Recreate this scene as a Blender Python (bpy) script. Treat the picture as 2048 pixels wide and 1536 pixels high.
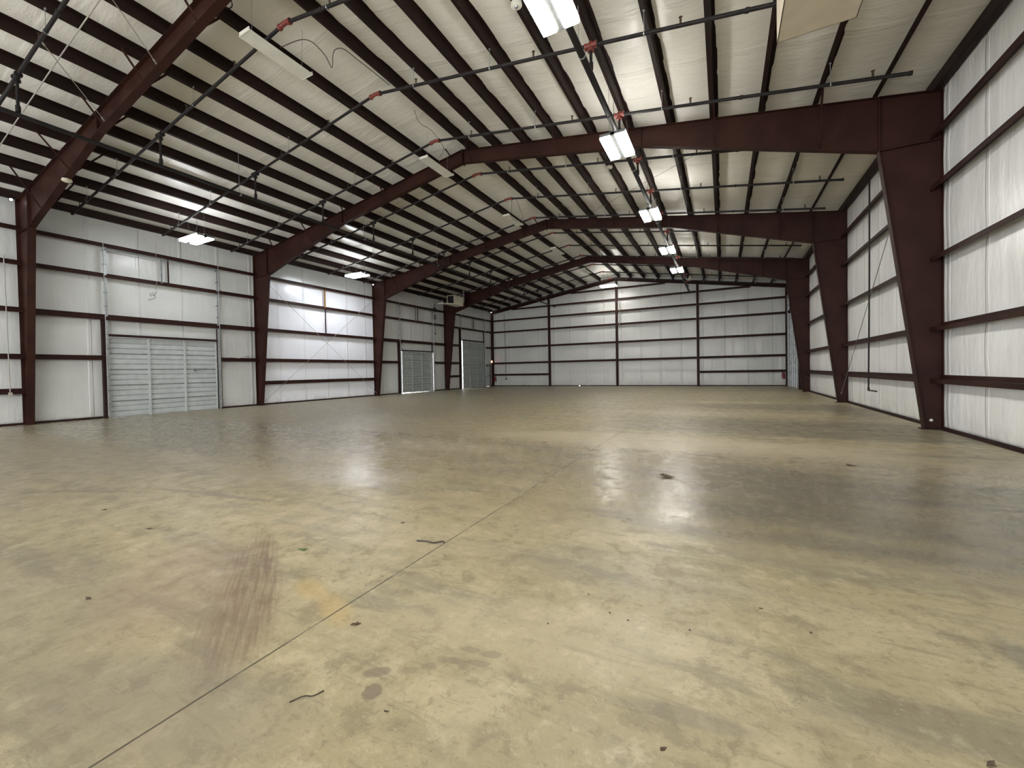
import bpy, bmesh, math, random
from mathutils import Vector, Matrix, noise
random.seed(7)
for o in list(bpy.data.objects): bpy.data.objects.remove(o)
SC = bpy.context.scene
COL = SC.collection
# ------------------------------------------------------------------ camera
FPX, YAW, PITCH, ROLL = 852.68, 0.5059, 0.0170, -0.0191
cy_, sy_ = math.cos(YAW), math.sin(YAW)
r0, f0, u0 = Vector((cy_, sy_, 0)), Vector((-sy_, cy_, 0)), Vector((0, 0, 1))
U2 = u0*math.cos(PITCH) + f0*math.sin(PITCH)
F2v = f0*math.cos(PITCH) - u0*math.sin(PITCH)
RR = r0*math.cos(ROLL) + U2*math.sin(ROLL)
UU = -r0*math.sin(ROLL) + U2*math.cos(ROLL)
cam = bpy.data.cameras.new('camera')
cam.sensor_fit = 'HORIZONTAL'; cam.sensor_width = 36
cam.lens = FPX/2048*36
cam.shift_x = 49.58/2048; cam.shift_y = -10.40/2048
cam.clip_end = 200; cam.clip_start = 0.05
co = bpy.data.objects.new('camera', cam); COL.objects.link(co)
M = Matrix.Identity(4)
for i in range(3):
    M[i][0], M[i][1], M[i][2] = RR[i], UU[i], -F2v[i]
M[0][3], M[1][3], M[2][3] = 20.194, 0.0, 1.459
co.matrix_world = M
SC.camera = co
# ------------------------------------------------------------------ world, exposure
w = bpy.data.worlds.new('daylight'); SC.world = w; w.use_nodes = True
bg = w.node_tree.nodes['Background']
bg.inputs[0].default_value = (0.97, 0.98, 1.0, 1); bg.inputs[1].default_value = 9.0
SC.view_settings.view_transform = 'Standard'; SC.view_settings.look = 'None'
SC.view_settings.gamma = 1.0; SC.view_settings.use_curve_mapping = False
SC.view_settings.exposure = 0.40
LAMP = 58.0        # radiance of the lamp lenses
LAMP_COL = (1.0, 0.97, 0.91)
for px_, pw_ in ((4.9, 6.6), (12.0, 5.2), (19.1, 6.6)):      # light portals in the doorways added behind the viewpoint for daylight
    pl = bpy.data.lights.new('added_doorway_portal', 'AREA'); pl.shape = 'RECTANGLE'; pl.size = pw_; pl.size_y = 5.2
    pl.cycles.is_portal = True
    po = bpy.data.objects.new('added_doorway_portal', pl); COL.objects.link(po)
    po.location = (px_, -11.45, 2.6); po.rotation_euler = (math.radians(90), 0, 0)
# ------------------------------------------------------------------ building dimensions (metres)
W = 24.4; XR = 12.2
Y0B, YEND = -11.35, 37.51
FY = [-3.1, 4.94, 12.97, 21.10, 29.28]
def zt(x): return 9.28 - 0.16*abs(x - XR)          # top of rafters
def zc(x): return zt(x) + 0.275                     # roof insulation
GZ = [1.11, 2.24, 3.77, 5.30, 6.42]
# ------------------------------------------------------------------ node helpers
def mat(name):
    m = bpy.data.materials.new(name); m.use_nodes = True
    nt = m.node_tree; p = nt.nodes['Principled BSDF']
    return m, nt, p
class N:
    def __init__(s, nt): s.nt = nt
    def new(s, t, **k):
        n = s.nt.nodes.new(t)
        for a, b in k.items(): setattr(n, a, b)
        return n
    def put(s, sock, v):
        if isinstance(v, bpy.types.NodeSocket): s.nt.links.new(v, sock)
        elif v is not None:
            if isinstance(v, (tuple, list)) and len(v) == 3 and len(sock.default_value) == 4: v = (*v, 1)
            sock.default_value = v
    def coord(s): return s.new('ShaderNodeTexCoord').outputs['Object']
    def map(s, v, sc=(1, 1, 1), loc=(0, 0, 0), rot=(0, 0, 0)):
        n = s.new('ShaderNodeMapping'); s.put(n.inputs[0], v)
        n.inputs['Scale'].default_value = sc; n.inputs['Location'].default_value = loc; n.inputs['Rotation'].default_value = rot
        return n.outputs[0]
    def noise(s, v, scale, det=4, rough=0.55, dist=0.0):
        n = s.new('ShaderNodeTexNoise'); s.put(n.inputs['Vector'], v)
        n.inputs['Scale'].default_value = scale; n.inputs['Detail'].default_value = det
        n.inputs['Roughness'].default_value = rough; n.inputs['Distortion'].default_value = dist
        return n.outputs['Fac']
    def m(s, op, a, b=None, c=None, clamp=False):
        n = s.new('ShaderNodeMath', operation=op); n.use_clamp = clamp
        s.put(n.inputs[0], a); s.put(n.inputs[1], b)
        if c is not None: s.put(n.inputs[2], c)
        return n.outputs[0]
    def rng(s, v, a, b, c=0.0, d=1.0, smooth=True):
        n = s.new('ShaderNodeMapRange'); n.interpolation_type = 'SMOOTHSTEP' if smooth else 'LINEAR'
        s.put(n.inputs['Value'], v)
        for k, x in zip(('From Min', 'From Max', 'To Min', 'To Max'), (a, b, c, d)): n.inputs[k].default_value = x
        return n.outputs[0]
    def mix(s, f, a, b, mode='MIX'):
        n = s.new('ShaderNodeMix', data_type='RGBA', blend_type=mode)
        s.put(n.inputs[0], f); s.put(n.inputs[6], a); s.put(n.inputs[7], b)
        return n.outputs[2]
    def sep(s, v):
        n = s.new('ShaderNodeSeparateXYZ'); s.put(n.inputs[0], v); return n.outputs
    def comb(s, x, y, z):
        n = s.new('ShaderNodeCombineXYZ')
        for i, q in enumerate((x, y, z)): s.put(n.inputs[i], q)
        return n.outputs[0]
    def bump(s, h, strength, dist, prev=None):
        n = s.new('ShaderNodeBump'); n.inputs['Strength'].default_value = strength; n.inputs['Distance'].default_value = dist
        s.put(n.inputs['Height'], h)
        if prev is not None: s.put(n.inputs['Normal'], prev)
        return n.outputs[0]
def simple(name, col, rough=0.5, metal=0.0, var=0.15, scale=3.0, bump=0.0, spec=0.5):
    m, nt, p = mat(name); n = N(nt); c = n.coord()
    f = n.noise(c, scale, 5)
    d = tuple(x*(1-var) for x in col); l = tuple(min(1, x*(1+var)) for x in col)
    n.put(p.inputs['Base Color'], n.mix(n.rng(f, .3, .7), d, l))
    p.inputs['Roughness'].default_value = rough; p.inputs['Metallic'].default_value = metal; p.inputs['Specular IOR Level'].default_value = spec
    if bump: n.put(p.inputs['Normal'], n.bump(n.noise(c, scale*12, 3), bump, .01))
    return m
def emis(name, col, st):
    m, nt, p = mat(name)
    p.inputs['Base Color'].default_value = (.8, .8, .8, 1)
    p.inputs['Emission Color'].default_value = (*col, 1); p.inputs['Emission Strength'].default_value = st
    return m
MT = {}
MT['steel'] = simple('red_oxide_primed_steel', (.032, .0115, .0082), .55, 0, .22, 1.6, .15, .16)
MT['steel_end'] = MT['steel']
MT['purlin'] = simple('red_oxide_purlin_steel', (.020, .0105, .0088), .55, 0, .2, 1.2, .1, .15)
MT['pipe'] = simple('black_sprinkler_pipe', (.018, .016, .016), .5, 0, .2, 5, 0, .2)
MT['fitting'] = simple('red_pipe_fitting', (.17, .032, .022), .45, 0, .2, 9)
MT['brass'] = simple('dull_brass_sprinkler_head', (.13, .10, .06), .45, .8, .2, 9)
MT['galv'] = simple('galvanised_steel', (.42, .44, .45), .42, .75, .18, 14, .1)
MT['galv_dark'] = simple('weathered_galvanised_steel', (.20, .21, .21), .5, .6, .2, 10)
MT['door'] = simple('light_grey_door_steel', (.47, .50, .50), .5, 0, .07, 4, .15)
MT['door_dark'] = simple('grey_green_door_steel', (.36, .39, .38), .5, 0, .08, 4, .15)
MT['white'] = simple('white_painted_metal', (.66, .65, .58), .45, 0, .05, 4)
MT['cream'] = simple('cream_painted_metal', (.62, .58, .46), .45, 0, .05, 4)
MT['beige'] = simple('beige_painted_sheet_metal', (.60, .53, .42), .5, 0, .05, 3)
MT['black'] = simple('black_metal', (.015, .015, .016), .5, 0, .2, 6)
MT['dark'] = simple('dark_brown_jamb_steel', (.028, .013, .011), .55, 0, .2, 3, 0, .15)
MT['cable'] = simple('grey_black_cable', (.06, .055, .05), .6, 0, .2, 8)
MT['palecable'] = simple('pale_grey_conduit', (.36, .34, .30), .6, 0, .1, 8)
MT['ochre_post'] = simple('ochre_mullion_top', (.30, .17, .06), .7, 0, .3, 9)  # ochre tone on the upper part of the left wall mullion
MT['red'] = simple('red_painted_metal', (.20, .012, .012), .35, 0, .2, 8)
MT['leaf'] = simple('green_leaf', (.06, .11, .03), .6, 0, .4, 40)
MT['dryleaf'] = simple('brown_dry_leaf', (.09, .06, .035), .8, 0, .4, 40)
MT['twig'] = simple('dark_twig', (.045, .035, .025), .85, 0, .4, 40)
MT['glow'] = emis('glowing_lamp_lens', LAMP_COL, LAMP)
MT['glow2'] = emis('cool_glowing_lamp_lens', (.93, .96, 1.0), LAMP*.42)
MT['glowside'] = emis('glowing_lamp_side', LAMP_COL, LAMP*.62)
MT['glow2b'] = emis('bright_cool_glowing_lamp_lens', (.90, .95, 1.0), LAMP*1.5)
MT['glowside2'] = emis('cool_glowing_lamp_side', (.93, .96, 1.0), LAMP*.75)
MT['bulb'] = emis('small_glowing_bulb', (1, 1, 1), 25)
MT['exitred'] = emis('exit_sign_red_letters', (1.0, .10, .06), 5)
MT['exitface'] = emis('exit_sign_lit_face', (1.0, .55, .45), 1.2)

# vinyl faced insulation of the walls
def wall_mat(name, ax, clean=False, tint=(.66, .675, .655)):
    m, nt, p = mat(name); n = N(nt); c = n.coord(); s = n.sep(c)
    h = s[ax]; z = s[2]
    # vertical seams every 1.52 m
    d = n.m('ABSOLUTE', n.m('SUBTRACT', n.m('FRACT', n.m('DIVIDE', n.m('ADD', h, 20.0), 1.52)), .5))
    wob = n.noise(n.comb(0, 0, z), 1.3, 2)
    d2 = n.m('ABSOLUTE', n.m('ADD', d, n.m('MULTIPLY', n.m('SUBTRACT', wob, .5), .02)))
    seam = n.rng(d2, .0, .014, 1, 0)
    tape = n.rng(d2, .025, .05, 1, 0)
    v = n.comb(h, 0, n.m('MULTIPLY', z, .22))
    folds = n.noise(v, 1.5, 4, .55, .3)
    crinkle = n.noise(n.comb(h, n.m('MULTIPLY', z, .55), n.m('MULTIPLY', z, .3)), 3.4, 5, .58, .6)
    fine = n.noise(c, 34, 3)
    big = n.noise(c, .5, 3)
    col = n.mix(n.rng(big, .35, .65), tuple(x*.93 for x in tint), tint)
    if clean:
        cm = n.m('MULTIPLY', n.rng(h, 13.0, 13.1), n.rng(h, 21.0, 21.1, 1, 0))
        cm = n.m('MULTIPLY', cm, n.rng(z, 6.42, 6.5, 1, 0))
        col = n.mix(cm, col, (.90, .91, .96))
    col = n.mix(n.m('MULTIPLY', seam, .35), col, (.42, .42, .41))
    col = n.mix(n.m('MULTIPLY', n.rng(fine, .60, .75), .12), col, (.4, .39, .36))
    # dust near the floor
    dust = n.m('MULTIPLY', n.rng(z, 0, .5, 1, 0), n.rng(crinkle, .4, .65))
    col = n.mix(n.m('MULTIPLY', dust, .3), col, (.36, .33, .27))
    n.put(p.inputs['Base Color'], col)
    p.inputs['Roughness'].default_value = .27
    p.inputs['Specular IOR Level'].default_value = .45
    b = n.bump(folds, .6, .06)
    b = n.bump(crinkle, .3, .02, b)
    b = n.bump(tape, .8, .02, b)
    b = n.bump(fine, .25, .003, b)
    n.put(p.inputs['Normal'], b)
    return m
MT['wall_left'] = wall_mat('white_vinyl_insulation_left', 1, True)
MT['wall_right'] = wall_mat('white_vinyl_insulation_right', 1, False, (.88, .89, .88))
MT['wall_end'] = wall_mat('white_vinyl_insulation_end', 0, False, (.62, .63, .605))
def roof_mat():
    m, nt, p = mat('grey_white_vinyl_roof_insulation'); n = N(nt); c = n.coord(); s = n.sep(c)
    y = s[1]
    d = n.m('ABSOLUTE', n.m('SUBTRACT', n.m('FRACT', n.m('DIVIDE', n.m('ADD', y, 30.4), 1.83)), .5))
    wob = n.noise(n.comb(s[0], 0, 0), 1.5, 3)
    d = n.m('ABSOLUTE', n.m('ADD', d, n.m('MULTIPLY', n.m('SUBTRACT', wob, .5), .03)))
    seam = n.rng(d, 0, .012, 1, 0); tape = n.rng(d, .03, .06, 1, 0)
    folds = n.noise(n.comb(n.m('MULTIPLY', s[0], .3), y, 0), 3.5, 5, .6, .5)
    cr = n.noise(c, 6, 6, .62, 1.0); fine = n.noise(c, 40, 3); big = n.noise(c, .35, 3)
    col = n.mix(n.rng(big, .3, .7), (.78, .765, .71), (.87, .855, .80))
    col = n.mix(n.m('MULTIPLY', seam, .3), col, (.36, .34, .3))
    col = n.mix(n.m('MULTIPLY', n.rng(fine, .55, .75), .18), col, (.36, .34, .29))
    n.put(p.inputs['Base Color'], col)
    p.inputs['Roughness'].default_value = .27; p.inputs['Specular IOR Level'].default_value = .5
    b = n.bump(folds, .4, .05); b = n.bump(cr, .22, .02, b); b = n.bump(tape, .5, .01, b); b = n.bump(fine, .2, .003, b)
    n.put(p.inputs['Normal'], b)
    return m
MT['roof'] = roof_mat()
def floor_mat():
    m, nt, p = mat('stained_worn_concrete'); n = N(nt); c = n.coord(); s = n.sep(c)
    x, y = s[0], s[1]
    wv = n.new('ShaderNodeTexNoise'); n.put(wv.inputs['Vector'], c); wv.inputs['Scale'].default_value = 1.3; wv.inputs['Detail'].default_value = 4
    off = n.new('ShaderNodeVectorMath', operation='SUBTRACT'); n.put(off.inputs[0], wv.outputs['Color']); off.inputs[1].default_value = (.5, .5, .5)
    sc = n.new('ShaderNodeVectorMath', operation='SCALE'); n.put(sc.inputs[0], off.outputs[0]); sc.inputs['Scale'].default_value = .35
    ad = n.new('ShaderNodeVectorMath', operation='ADD'); n.put(ad.inputs[0], c); n.put(ad.inputs[1], sc.outputs[0])
    cw = ad.outputs[0]
    sw = n.sep(cw)
    big = n.noise(cw, .30, 5, .6)
    mid = n.noise(cw, 1.5, 7, .65)
    small = n.noise(c, 7, 7, .7, .6)
    grain = n.noise(c, 75, 5, .8)
    streak = n.noise(n.map(cw, (.35, 1.7, 1)), 1.6, 6, .65)
    veins = n.noise(n.map(c, (1, 1.6, 1), (3, 7, 0)), 2.3, 8, .6, .6)
    blot = n.noise(cw, 4.2, 9, .72, .1)
    blot2 = n.noise(c, 17, 9, .78)
    tan = (.335, .285, .165); pale = (.465, .405, .26); grey = (.19, .175, .125)
    col = n.mix(n.rng(big, .32, .66), tan, (.385, .33, .205))
    col = n.mix(n.m('MULTIPLY', n.rng(mid, .49, .64), .7), col, pale)
    col = n.mix(n.m('MULTIPLY', n.rng(streak, .49, .66), .62), col, grey)
    col = n.mix(n.m('MULTIPLY', n.rng(blot, .52, .62), .52), col, (.20, .165, .105))
    col = n.mix(n.m('MULTIPLY', n.rng(blot, .47, .36), .48), col, (.54, .465, .31))
    col = n.mix(n.m('MULTIPLY', n.rng(blot2, .53, .64), .46), col, (.17, .14, .09))
    col = n.mix(n.m('MULTIPLY', n.rng(blot2, .45, .32), .34), col, (.58, .50, .35))
    fleck = n.noise(n.map(c, (.7, 1.25, 1)), 38, 6, .75)
    col = n.mix(n.m('MULTIPLY', n.m('MULTIPLY', n.rng(fleck, .58, .66), n.rng(mid, .40, .55)), .45), col, (.13, .11, .07))
    col = n.mix(n.m('MULTIPLY', n.m('MULTIPLY', n.rng(fleck, .42, .34), n.rng(blot, .40, .55)), .40), col, (.60, .54, .39))
    scuff = n.noise(n.map(c, (.5, 5.0, 1), rot=(0, 0, .25)), 3.0, 7, .7)
    col = n.mix(n.m('MULTIPLY', n.rng(scuff, .56, .66), .38), col, (.17, .145, .095))
    vv = n.m('ABSOLUTE', n.m('SUBTRACT', veins, .5))
    col = n.mix(n.m('MULTIPLY', n.m('MULTIPLY', n.rng(vv, .0, .006, 1, 0), n.rng(mid, .45, .6)), .45), col, (.13, .105, .065))
    col = n.mix(n.m('MULTIPLY', n.rng(grain, .55, .68), .42), col, (.16, .135, .09))
    # whole regions of different wear: greyer slab towards the left and the far end
    gl = n.rng(sw[0], 17.2, 10.0)
    col = n.mix(n.m('MULTIPLY', gl, .5), col, (.23, .205, .16))
    # darker bands across the slab right of the long joint
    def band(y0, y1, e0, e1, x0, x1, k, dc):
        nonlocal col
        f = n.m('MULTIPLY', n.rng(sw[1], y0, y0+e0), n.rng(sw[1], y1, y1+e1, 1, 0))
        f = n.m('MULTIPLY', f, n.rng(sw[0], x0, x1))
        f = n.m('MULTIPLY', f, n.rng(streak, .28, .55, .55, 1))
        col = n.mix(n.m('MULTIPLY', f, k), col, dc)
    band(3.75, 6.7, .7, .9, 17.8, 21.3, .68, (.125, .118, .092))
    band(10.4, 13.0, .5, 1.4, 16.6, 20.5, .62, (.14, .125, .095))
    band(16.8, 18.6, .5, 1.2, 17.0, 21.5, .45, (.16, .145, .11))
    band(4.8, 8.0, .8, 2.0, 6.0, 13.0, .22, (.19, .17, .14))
    # individual stains and pale patches: (x, y, half length, half width, angle, strength, colour, softness)
    ST = [
     (17.25, 1.79, 1.08, .21, math.atan2(-1.1, 1.45), .74, (.165, .105, .070), .6),
     (16.7, 1.60, .85, .45, math.atan2(-1.0, 1.45), .45, (.27, .19, .14), .9),
     (17.6, 1.42, .55, .22, math.atan2(-1.0, 1.45), .50, (.19, .13, .085), .6),
     (17.05, 2.04, .28, .035, -.55, .5, (.16, .115, .08), .4),
     (14.75, 2.96, 1.05, .06, .14, .60, (.17, .14, .10), .7),
     (13.0, 2.33, .6, .05, .35, .55, (.17, .14, .10), .8),
     (12.4, 2.02, .5, .05, .5, .5, (.17, .14, .10), .8),
     (17.72, 1.93, .20, .10, -.3, .55, (.50, .37, .16), .9),
     (18.05, 1.84, .24, .10, -.5, .50, (.50, .37, .16), .9),
     (18.77, 1.42, .045, .055, .6, .75, (.17, .135, .10), .25),
     (18.70, 1.53, .07, .04, .6, .65, (.16, .13, .10), .5),
     (18.83, 1.61, .05, .03, .6, .38, (.19, .155, .115), .5),
     (18.90, 1.68, .04, .03, .6, .45, (.19, .155, .115), .5),
     (19.02, 1.88, .055, .028, .3, .62, (.18, .15, .11), .3),
     (19.14, 1.90, .055, .028, .4, .62, (.18, .15, .11), .3),
     (18.98, 1.77, .06, .026, .3, .50, (.18, .15, .11), .3),
     (19.11, 1.81, .06, .026, .3, .50, (.18, .15, .11), .3),
     (21.5, 3.0, .10, .30, .2, .45, (.085, .09, .085), .9),
     (20.05, 1.93, .33, .06, .15, .40, (.16, .14, .11), .7),
     (20.7, 2.2, .5, .12, .3, .20, (.20, .175, .135), .9),
     (23.2, 9.2, .9, .10, .1, .6, (.10, .085, .06), .7),
     (23.6, 17.5, .6, 2.6, 0, .5, (.13, .11, .08), .8),
     (17.9, .9, .8, .35, .2, .48, (.19, .165, .135), .9),
     (16.2, 1.0, 1.3, .5, -.3, .42, (.19, .165, .13), .9),
     (14.2, 3.6, 2.2, .5, .1, .22, (.23, .195, .15), .9),
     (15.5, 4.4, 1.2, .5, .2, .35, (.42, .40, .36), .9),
     (19.5, 3.1, 1.2, .3, .15, .25, (.22, .195, .15), .9),
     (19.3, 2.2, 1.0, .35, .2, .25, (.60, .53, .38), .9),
     (19.2, 9.0, 3.8, 1.0, 0, .50, (.58, .51, .37), .9),  # pool of lamp light painted pale into the concrete
     (19.5, 15.2, 3.5, .9, 0, .40, (.52, .46, .33), .9),  # this and the next: paler bands across the slab
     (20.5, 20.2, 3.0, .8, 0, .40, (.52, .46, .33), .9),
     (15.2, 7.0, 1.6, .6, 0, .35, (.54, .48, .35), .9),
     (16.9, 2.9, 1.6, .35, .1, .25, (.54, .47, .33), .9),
    ]
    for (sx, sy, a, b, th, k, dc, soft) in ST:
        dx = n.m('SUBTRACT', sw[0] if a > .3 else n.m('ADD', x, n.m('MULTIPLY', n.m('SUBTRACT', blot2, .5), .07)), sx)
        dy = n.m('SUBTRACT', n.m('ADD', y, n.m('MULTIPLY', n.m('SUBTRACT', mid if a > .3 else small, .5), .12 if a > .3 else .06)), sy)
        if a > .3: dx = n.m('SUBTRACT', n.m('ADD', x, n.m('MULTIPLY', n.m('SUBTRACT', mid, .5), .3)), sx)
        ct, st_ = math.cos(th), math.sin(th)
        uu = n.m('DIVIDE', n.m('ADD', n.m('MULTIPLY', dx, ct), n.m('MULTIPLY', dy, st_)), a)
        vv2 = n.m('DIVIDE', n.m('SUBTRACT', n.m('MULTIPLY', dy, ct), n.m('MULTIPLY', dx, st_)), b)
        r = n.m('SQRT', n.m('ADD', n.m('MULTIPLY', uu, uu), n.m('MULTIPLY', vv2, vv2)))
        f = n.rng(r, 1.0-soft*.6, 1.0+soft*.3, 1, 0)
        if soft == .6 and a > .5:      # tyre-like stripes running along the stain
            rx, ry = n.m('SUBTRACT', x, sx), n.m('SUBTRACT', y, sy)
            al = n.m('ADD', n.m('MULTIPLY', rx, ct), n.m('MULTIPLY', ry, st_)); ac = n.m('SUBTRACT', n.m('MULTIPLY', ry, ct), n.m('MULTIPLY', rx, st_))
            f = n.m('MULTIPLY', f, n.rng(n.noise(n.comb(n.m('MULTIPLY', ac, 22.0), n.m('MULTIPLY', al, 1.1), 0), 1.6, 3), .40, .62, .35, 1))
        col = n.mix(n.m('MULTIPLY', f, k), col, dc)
    # saw cut joints
    jx = n.m('ABSOLUTE', n.m('SUBTRACT', x, 18.1)); jx = n.rng(jx, .003, .0075, 1, 0)
    jn = n.rng(n.noise(n.comb(0, y, 0), 3.5, 4), .35, .5, .45, 1)
    col = n.mix(n.m('MULTIPLY', jx, jn), col, (.075, .065, .04))
    for yy in (4.8, 12.9, 21.0):
        jy = n.m('ABSOLUTE', n.m('SUBTRACT', n.m('ADD', y, n.m('MULTIPLY', n.m('SUBTRACT', mid, .5), .05)), yy))
        jy = n.m('MULTIPLY', n.rng(jy, .002, .012, 1, 0), n.rng(small, .35, .5, .2, .6))
        col = n.mix(jy, col, (.10, .085, .06))
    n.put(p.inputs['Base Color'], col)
    gl_ = n.m('MULTIPLY', n.m('MULTIPLY', n.rng(y, 3.6, 4.6), n.rng(y, 7.5, 9.0, 1, 0)), .17)      # polished by traffic
    n.put(p.inputs['Roughness'], n.m('SUBTRACT', n.rng(blot, .35, .65, .34, .50), gl_))
    p.inputs['Specular IOR Level'].default_value = .42
    b = n.bump(mid, .15, .02); b = n.bump(blot2, .25, .003, b); b = n.bump(grain, .3, .0012, b); b = n.bump(n.m('SUBTRACT', 1.0, jx), .6, .004, b)
    n.put(p.inputs['Normal'], b)
    return m
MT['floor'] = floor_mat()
# ------------------------------------------------------------------ mesh helpers
class MB:
    def __init__(s): s.v = []; s.f = []
    def add(s, vs, fs):
        o = len(s.v); s.v += [tuple(q) for q in vs]; s.f += [tuple(i+o for i in f) for f in fs]
    def box(s, x0, x1, y0, y1, z0, z1):
        s.add([(x0,y0,z0),(x1,y0,z0),(x1,y1,z0),(x0,y1,z0),(x0,y0,z1),(x1,y0,z1),(x1,y1,z1),(x0,y1,z1)],
              [(0,3,2,1),(4,5,6,7),(0,1,5,4),(1,2,6,5),(2,3,7,6),(3,0,4,7)])
    def prism_xz(s, pts, y0, y1):           # closed outline in XZ, extruded along Y
        n = len(pts)
        s.add([(x, y0, z) for x, z in pts]+[(x, y1, z) for x, z in pts],
              [tuple(range(n))[::-1], tuple(range(n, 2*n))]+[(i, (i+1) % n, n+(i+1) % n, n+i) for i in range(n)])
    def bar(s, p, q, wa, wb, up=(0, 0, 1)):   # rectangular bar from p to q
        p, q = Vector(p), Vector(q); d = (q-p).normalized(); u = Vector(up)
        a = d.cross(u)
        if a.length < 1e-4: a = d.cross(Vector((0, 1, 0)))
        a.normalize(); b = a.cross(d).normalized(); a *= wa/2; b *= wb/2
        vs = [p-a-b, p+a-b, p+a+b, p-a+b, q-a-b, q+a-b, q+a+b, q-a+b]
        s.add(vs, [(0,3,2,1),(4,5,6,7),(0,1,5,4),(1,2,6,5),(2,3,7,6),(3,0,4,7)])
    def tube(s, pts, r, n=10, cap=True):
        pts = [Vector(p) for p in pts]; rings = []
        prev = None
        for i, p in enumerate(pts):
            if i == 0: d = pts[1]-p
            elif i == len(pts)-1: d = p-pts[i-1]
            else: d = (pts[i+1]-p).normalized()+(p-pts[i-1]).normalized()
            d.normalize()
            a = prev if prev is not None else (Vector((0, 0, 1)) if abs(d.z) < .9 else Vector((1, 0, 0)))
            a = (a-d*a.dot(d)).normalized(); prev = a; b = d.cross(a)
            rr = r[i] if isinstance(r, (list, tuple)) else r
            rings.append([p+(a*math.cos(2*math.pi*k/n)+b*math.sin(2*math.pi*k/n))*rr for k in range(n)])
        vs = [v for g in rings for v in g]; fs = []
        for i in range(len(pts)-1):
            for k in range(n): fs.append((i*n+k, i*n+(k+1) % n, (i+1)*n+(k+1) % n, (i+1)*n+k))
        if cap: fs += [tuple(range(n))[::-1], tuple(range((len(pts)-1)*n, len(pts)*n))]
        s.add(vs, fs)
    def build(s, name, m, parent=None, smooth=False):
        me = bpy.data.meshes.new(name); me.from_pydata(s.v, [], s.f); me.validate()
        bm = bmesh.new(); bm.from_mesh(me); bmesh.ops.recalc_face_normals(bm, faces=bm.faces); bm.to_mesh(me); bm.free()
        if smooth:
            for f in me.polygons: f.use_smooth = True
            try: me.set_sharp_from_angle(angle=math.radians(40))
            except Exception: pass
        me.materials.append(MT[m])
        o = bpy.data.objects.new(name, me); COL.objects.link(o)
        if parent is not None: o.parent = parent; o.matrix_parent_inverse = Matrix.Identity(4); o.location = -parent.location
        return o
def tag(o, label=None, cat=None, group=None, kind=None):
    if label: o['label'] = label
    if cat: o['category'] = cat
    if group: o['group'] = group
    if kind: o['kind'] = kind
    return o
def empty(name, loc=(0, 0, 0)):
    o = bpy.data.objects.new(name, None); COL.objects.link(o); o.location = loc; o.empty_display_size = .2
    return o
def dup(root, loc):
    r = root.copy(); COL.objects.link(r); r.location = loc
    for ch in list(root.children):
        c = ch.copy(); COL.objects.link(c); c.parent = r
        for g in list(ch.children):
            d = g.copy(); COL.objects.link(d); d.parent = c
    return r
ORD = ['first','second','third','fourth','fifth','sixth','seventh','eighth','ninth','tenth','eleventh','twelfth','thirteenth','fourteenth']
def wall_dir(name): return name
# ------------------------------------------------------------------ floor
mb = MB(); nx, ny = 12, 24
mb.box(-.4, W+.4, Y0B-.4, YEND+.4, -.25, 0)
tag(mb.build('floor', 'floor'), 'worn tan and grey concrete slab floor with dirt stains and saw cut joints', 'floor', kind='structure')
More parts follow.
